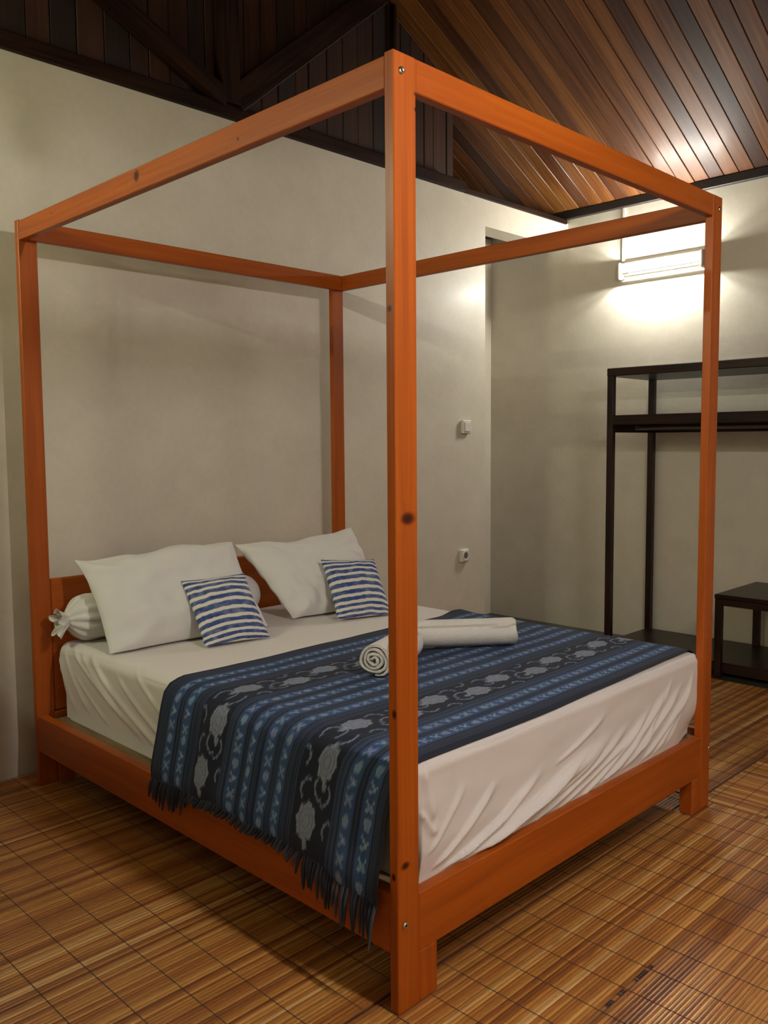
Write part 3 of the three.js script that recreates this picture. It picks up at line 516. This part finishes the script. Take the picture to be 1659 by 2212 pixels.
    const rad = .0048 + .0026 * q(); const g = new THREE.TubeGeometry(cvp, 7, rad, 6, false);
    const pa = g.attributes.position; for (let i = 0; i <= 7; i++) { const cpt = cvp.getPointAt(i / 7), f = 1 - .65 * Math.pow(i / 7, 3); for (let j = 0; j <= 6; j++) { const a = i * 7 + j; pa.setXYZ(a, cpt.x + (pa.getX(a) - cpt.x) * f, cpt.y + (pa.getY(a) - cpt.y) * f, cpt.z + (pa.getZ(a) - cpt.z) * f); } }
    part(th, 'tassel', g, dark[Math.floor(q() * 3)]);
  }
}
// ------------------------------------------------------------------ rolled towels
function towelGeo(R, L, turns, seed) {
  const pts = [], inn = [], n = 120, r0 = .012, pitch = (R - r0) / turns, tk = pitch * .80;
  for (let i = 0; i <= n; i++) { const t = i / n, th = t * turns * Math.PI * 2, r = lerp(r0, R, t) + .0018 * Math.sin(th * 2.7 + seed); pts.push([Math.cos(th) * r, Math.sin(th) * r]); const ri = Math.max(.002, r - tk); inn.push([Math.cos(th) * ri, Math.sin(th) * ri]); }
  const s = new THREE.Shape([...pts, ...inn.reverse()].map(a => new THREE.Vector2(...a)));
  const g0 = new THREE.ExtrudeGeometry(s, { depth: L, steps: 12, bevelEnabled: true, bevelSize: .0032, bevelThickness: .006, bevelSegments: 3, bevelOffset: -.0032 });
  g0.deleteAttribute('uv'); g0.deleteAttribute('normal'); const g = mergeVertices(g0, 1e-5); const p = g.attributes.position;
  for (let i = 0; i < p.count; i++) { let x = p.getX(i), y = p.getY(i), z = p.getZ(i); const rr = Math.hypot(x, y); const k = 1 + .05 * N3(x * 9 + seed, y * 9, z * 5); x *= 1.06 * k; y *= .95 * k; if (y < -.75 * R) y = -.75 * R + (y + .75 * R) * .45; z += .010 * N3(x * 18, y * 18, seed) + (z < L / 2 ? .006 : -.006) * (rr / R) * .8; p.setXYZ(i, x, y, z); }
  g.computeVertexNormals(); return triUV(g, 2);
}
{
  const R = .064, y = MY1 + .017 + R * .87;
  const t1 = part(scene, 'rolled_towel', towelGeo(R, .30, 3.75, 2), M.towel, [.555, y, 1.455], [0, Math.atan2(.93, -.36), 0]);
  tag(t1, 'rolled white towel showing its spiral end, on the indigo throw', 'towel', 'rolled towels on the throw');
  const t2 = part(scene, 'rolled_towel', towelGeo(.060, .40, 3.75, 5), M.towel, [.955, MY1 + .017 + .06 * .87, 1.262], [0, Math.atan2(.79, .61), 0]);
  tag(t2, 'rolled white towel lying crosswise on the throw beyond the near post', 'towel', 'rolled towels on the throw');
}
// ------------------------------------------------------------------ clothes rack with low bench
{
  const x0 = 3.58, x1 = 4.168, z0 = .55, z1 = 1.98, s = .042, top = 1.882;
  const g = thing('clothes_rack', 'dark brown timber open clothes rack with rod and low bench against the right wall', 'rack', [(x0 + x1) / 2, 0, (z0 + z1) / 2]);
  for (const [x, z] of [[x0, z0], [x1 - s, z0], [x0, z1 - s], [x1 - s, z1 - s]]) bar(g, 'post', M.rack, x, x + s, z < 1 ? -.006 : -.006, top - .04, z, z + s, .003, 1, z);
  bar(g, 'top_shelf', M.rack, x0 - .002, x1, top - .052, top, z0 - .002, z1 + .002, .004, 2);
  bar(g, 'front_rail', M.rack, x0 + .002, x0 + .032, 1.517, 1.579, z0 + s, z1 - s, .003, 2, .4);
  bar(g, 'back_rail', M.rack, x1 - .034, x1 - .004, 1.468, 1.53, z0 + s, z1 - s, .003, 2, .8);
  for (const z of [z0 + .004, z1 - .038]) bar(g, 'side_rail', M.rack, x0 + s, x1 - s, 1.468, 1.53, z, z + .034, .003, 0);
  bar(g, 'hat_shelf', M.rack, x0 + .032, x1 - .034, 1.531, 1.547, z0 + .038, z1 - .038, .002, 2, .2);
  const rod = new THREE.CylinderGeometry(.014, .014, z1 - z0 - .08, 20); rod.rotateX(Math.PI / 2); part(g, 'hanging_rod', rod, M.rod, [3.88, 1.498, (z0 + z1) / 2]);
  bar(g, 'bottom_shelf', M.rack, x0 + .012, x1, .060, .084, z0 + .002, z1 - .002, .003, 2, .3);
  bar(g, 'bottom_rail', M.rack, x0 - .012, x0 + .011, .022, .086, z0 + s, z1 - .004, .003, 2, .1);
  // bench
  const bx = 3.535, bz = 1.312, bh = .50;
  bar(g, 'bench_top', M.rack, bx, x1 - .012, bh - .026, bh, bz, z1 + .010, .004, 2, .6);
  bar(g, 'bench_apron', M.rack, bx + .006, bx + .030, bh - .066, bh - .026, bz + s, z1 - s, .002, 2, .9);
  for (const [x, z] of [[bx + .003, bz + .003], [x1 - .06, bz + .003], [bx + .003, z1 - s + .008]]) bar(g, 'bench_leg', M.rack, x, x + .040, x > 4 ? .084 : -.006, bh - .026, z, z + .040, .003, 1, x);
}
// ------------------------------------------------------------------ unseen cupboard added to block the left tube from the left floor
{
  const x0 = XL + .004, x1 = -1.40, y1 = 2.055, z0 = .02, z1 = 1.58;
  const g = thing('light_blocker', 'unseen dark cupboard added below the left tube lamp to block its downward light', 'light_blocker', [(x0 + x1) / 2, -.006, (z0 + z1) / 2]);
  bar(g, 'body', M.rack, x0, x1 - .022, .055, y1 - .03, z0 + .01, z1 - .01, .003, 1);
  bar(g, 'top_board', M.rack, x0, x1, y1 - .03, y1, z0, z1, .004, 2, .3);
  bar(g, 'plinth', M.rack, x0, x1 - .05, -.006, .055, z0 + .02, z1 - .02, .003, 2);
  for (let k = 0; k < 3; k++) {
    const a = lerp(z0 + .012, z1 - .012, k / 3) + .003, b = lerp(z0 + .012, z1 - .012, (k + 1) / 3) - .003;
    const d = bar(g, 'door', M.rack, x1 - .022, x1 - .001, .065, y1 - .036, a, b, .003, 1, k * .37);
    bar(d, 'handle', M.rod, x1 - .001, x1 + .024, 1.0, 1.16, b - .055, b - .040, .004, 1);
  }
}
// ------------------------------------------------------------------ switch and socket on the wall behind the bed
{
  const sw = thing('light_switch', 'white surface-mounted light switch on the wall near the doorway', 'switch', [2.98, 1.512, ZB]);
  bar(sw, 'box', M.white, 2.936, 3.024, 1.468, 1.556, ZB, ZB + .028, .005, 0);
  bar(sw, 'rocker', M.white, 2.952, 3.008, 1.482, 1.542, ZB + .026, ZB + .034, .004, 0);
  const so = thing('wall_socket', 'white wall socket low on the wall beside the bed', 'socket', [2.962, .66, ZB]);
  bar(so, 'box', M.white, 2.918, 3.006, .616, .704, ZB, ZB + .028, .008, 0);
  const ring = new THREE.LatheGeometry([[.021, -.012], [.021, .003], [.026, .005], [.034, .004], [.036, 0]].map(a => new THREE.Vector2(...a)), 28); ring.rotateX(Math.PI / 2); part(so, 'collar', ring, M.white, [2.962, .66, ZB + .028]);
  const well = new THREE.CylinderGeometry(.022, .022, .002, 24); well.rotateX(Math.PI / 2); part(so, 'well', well, M.slot, [2.962, .66, ZB + .0285]);
}
renderer.render(scene, camera);
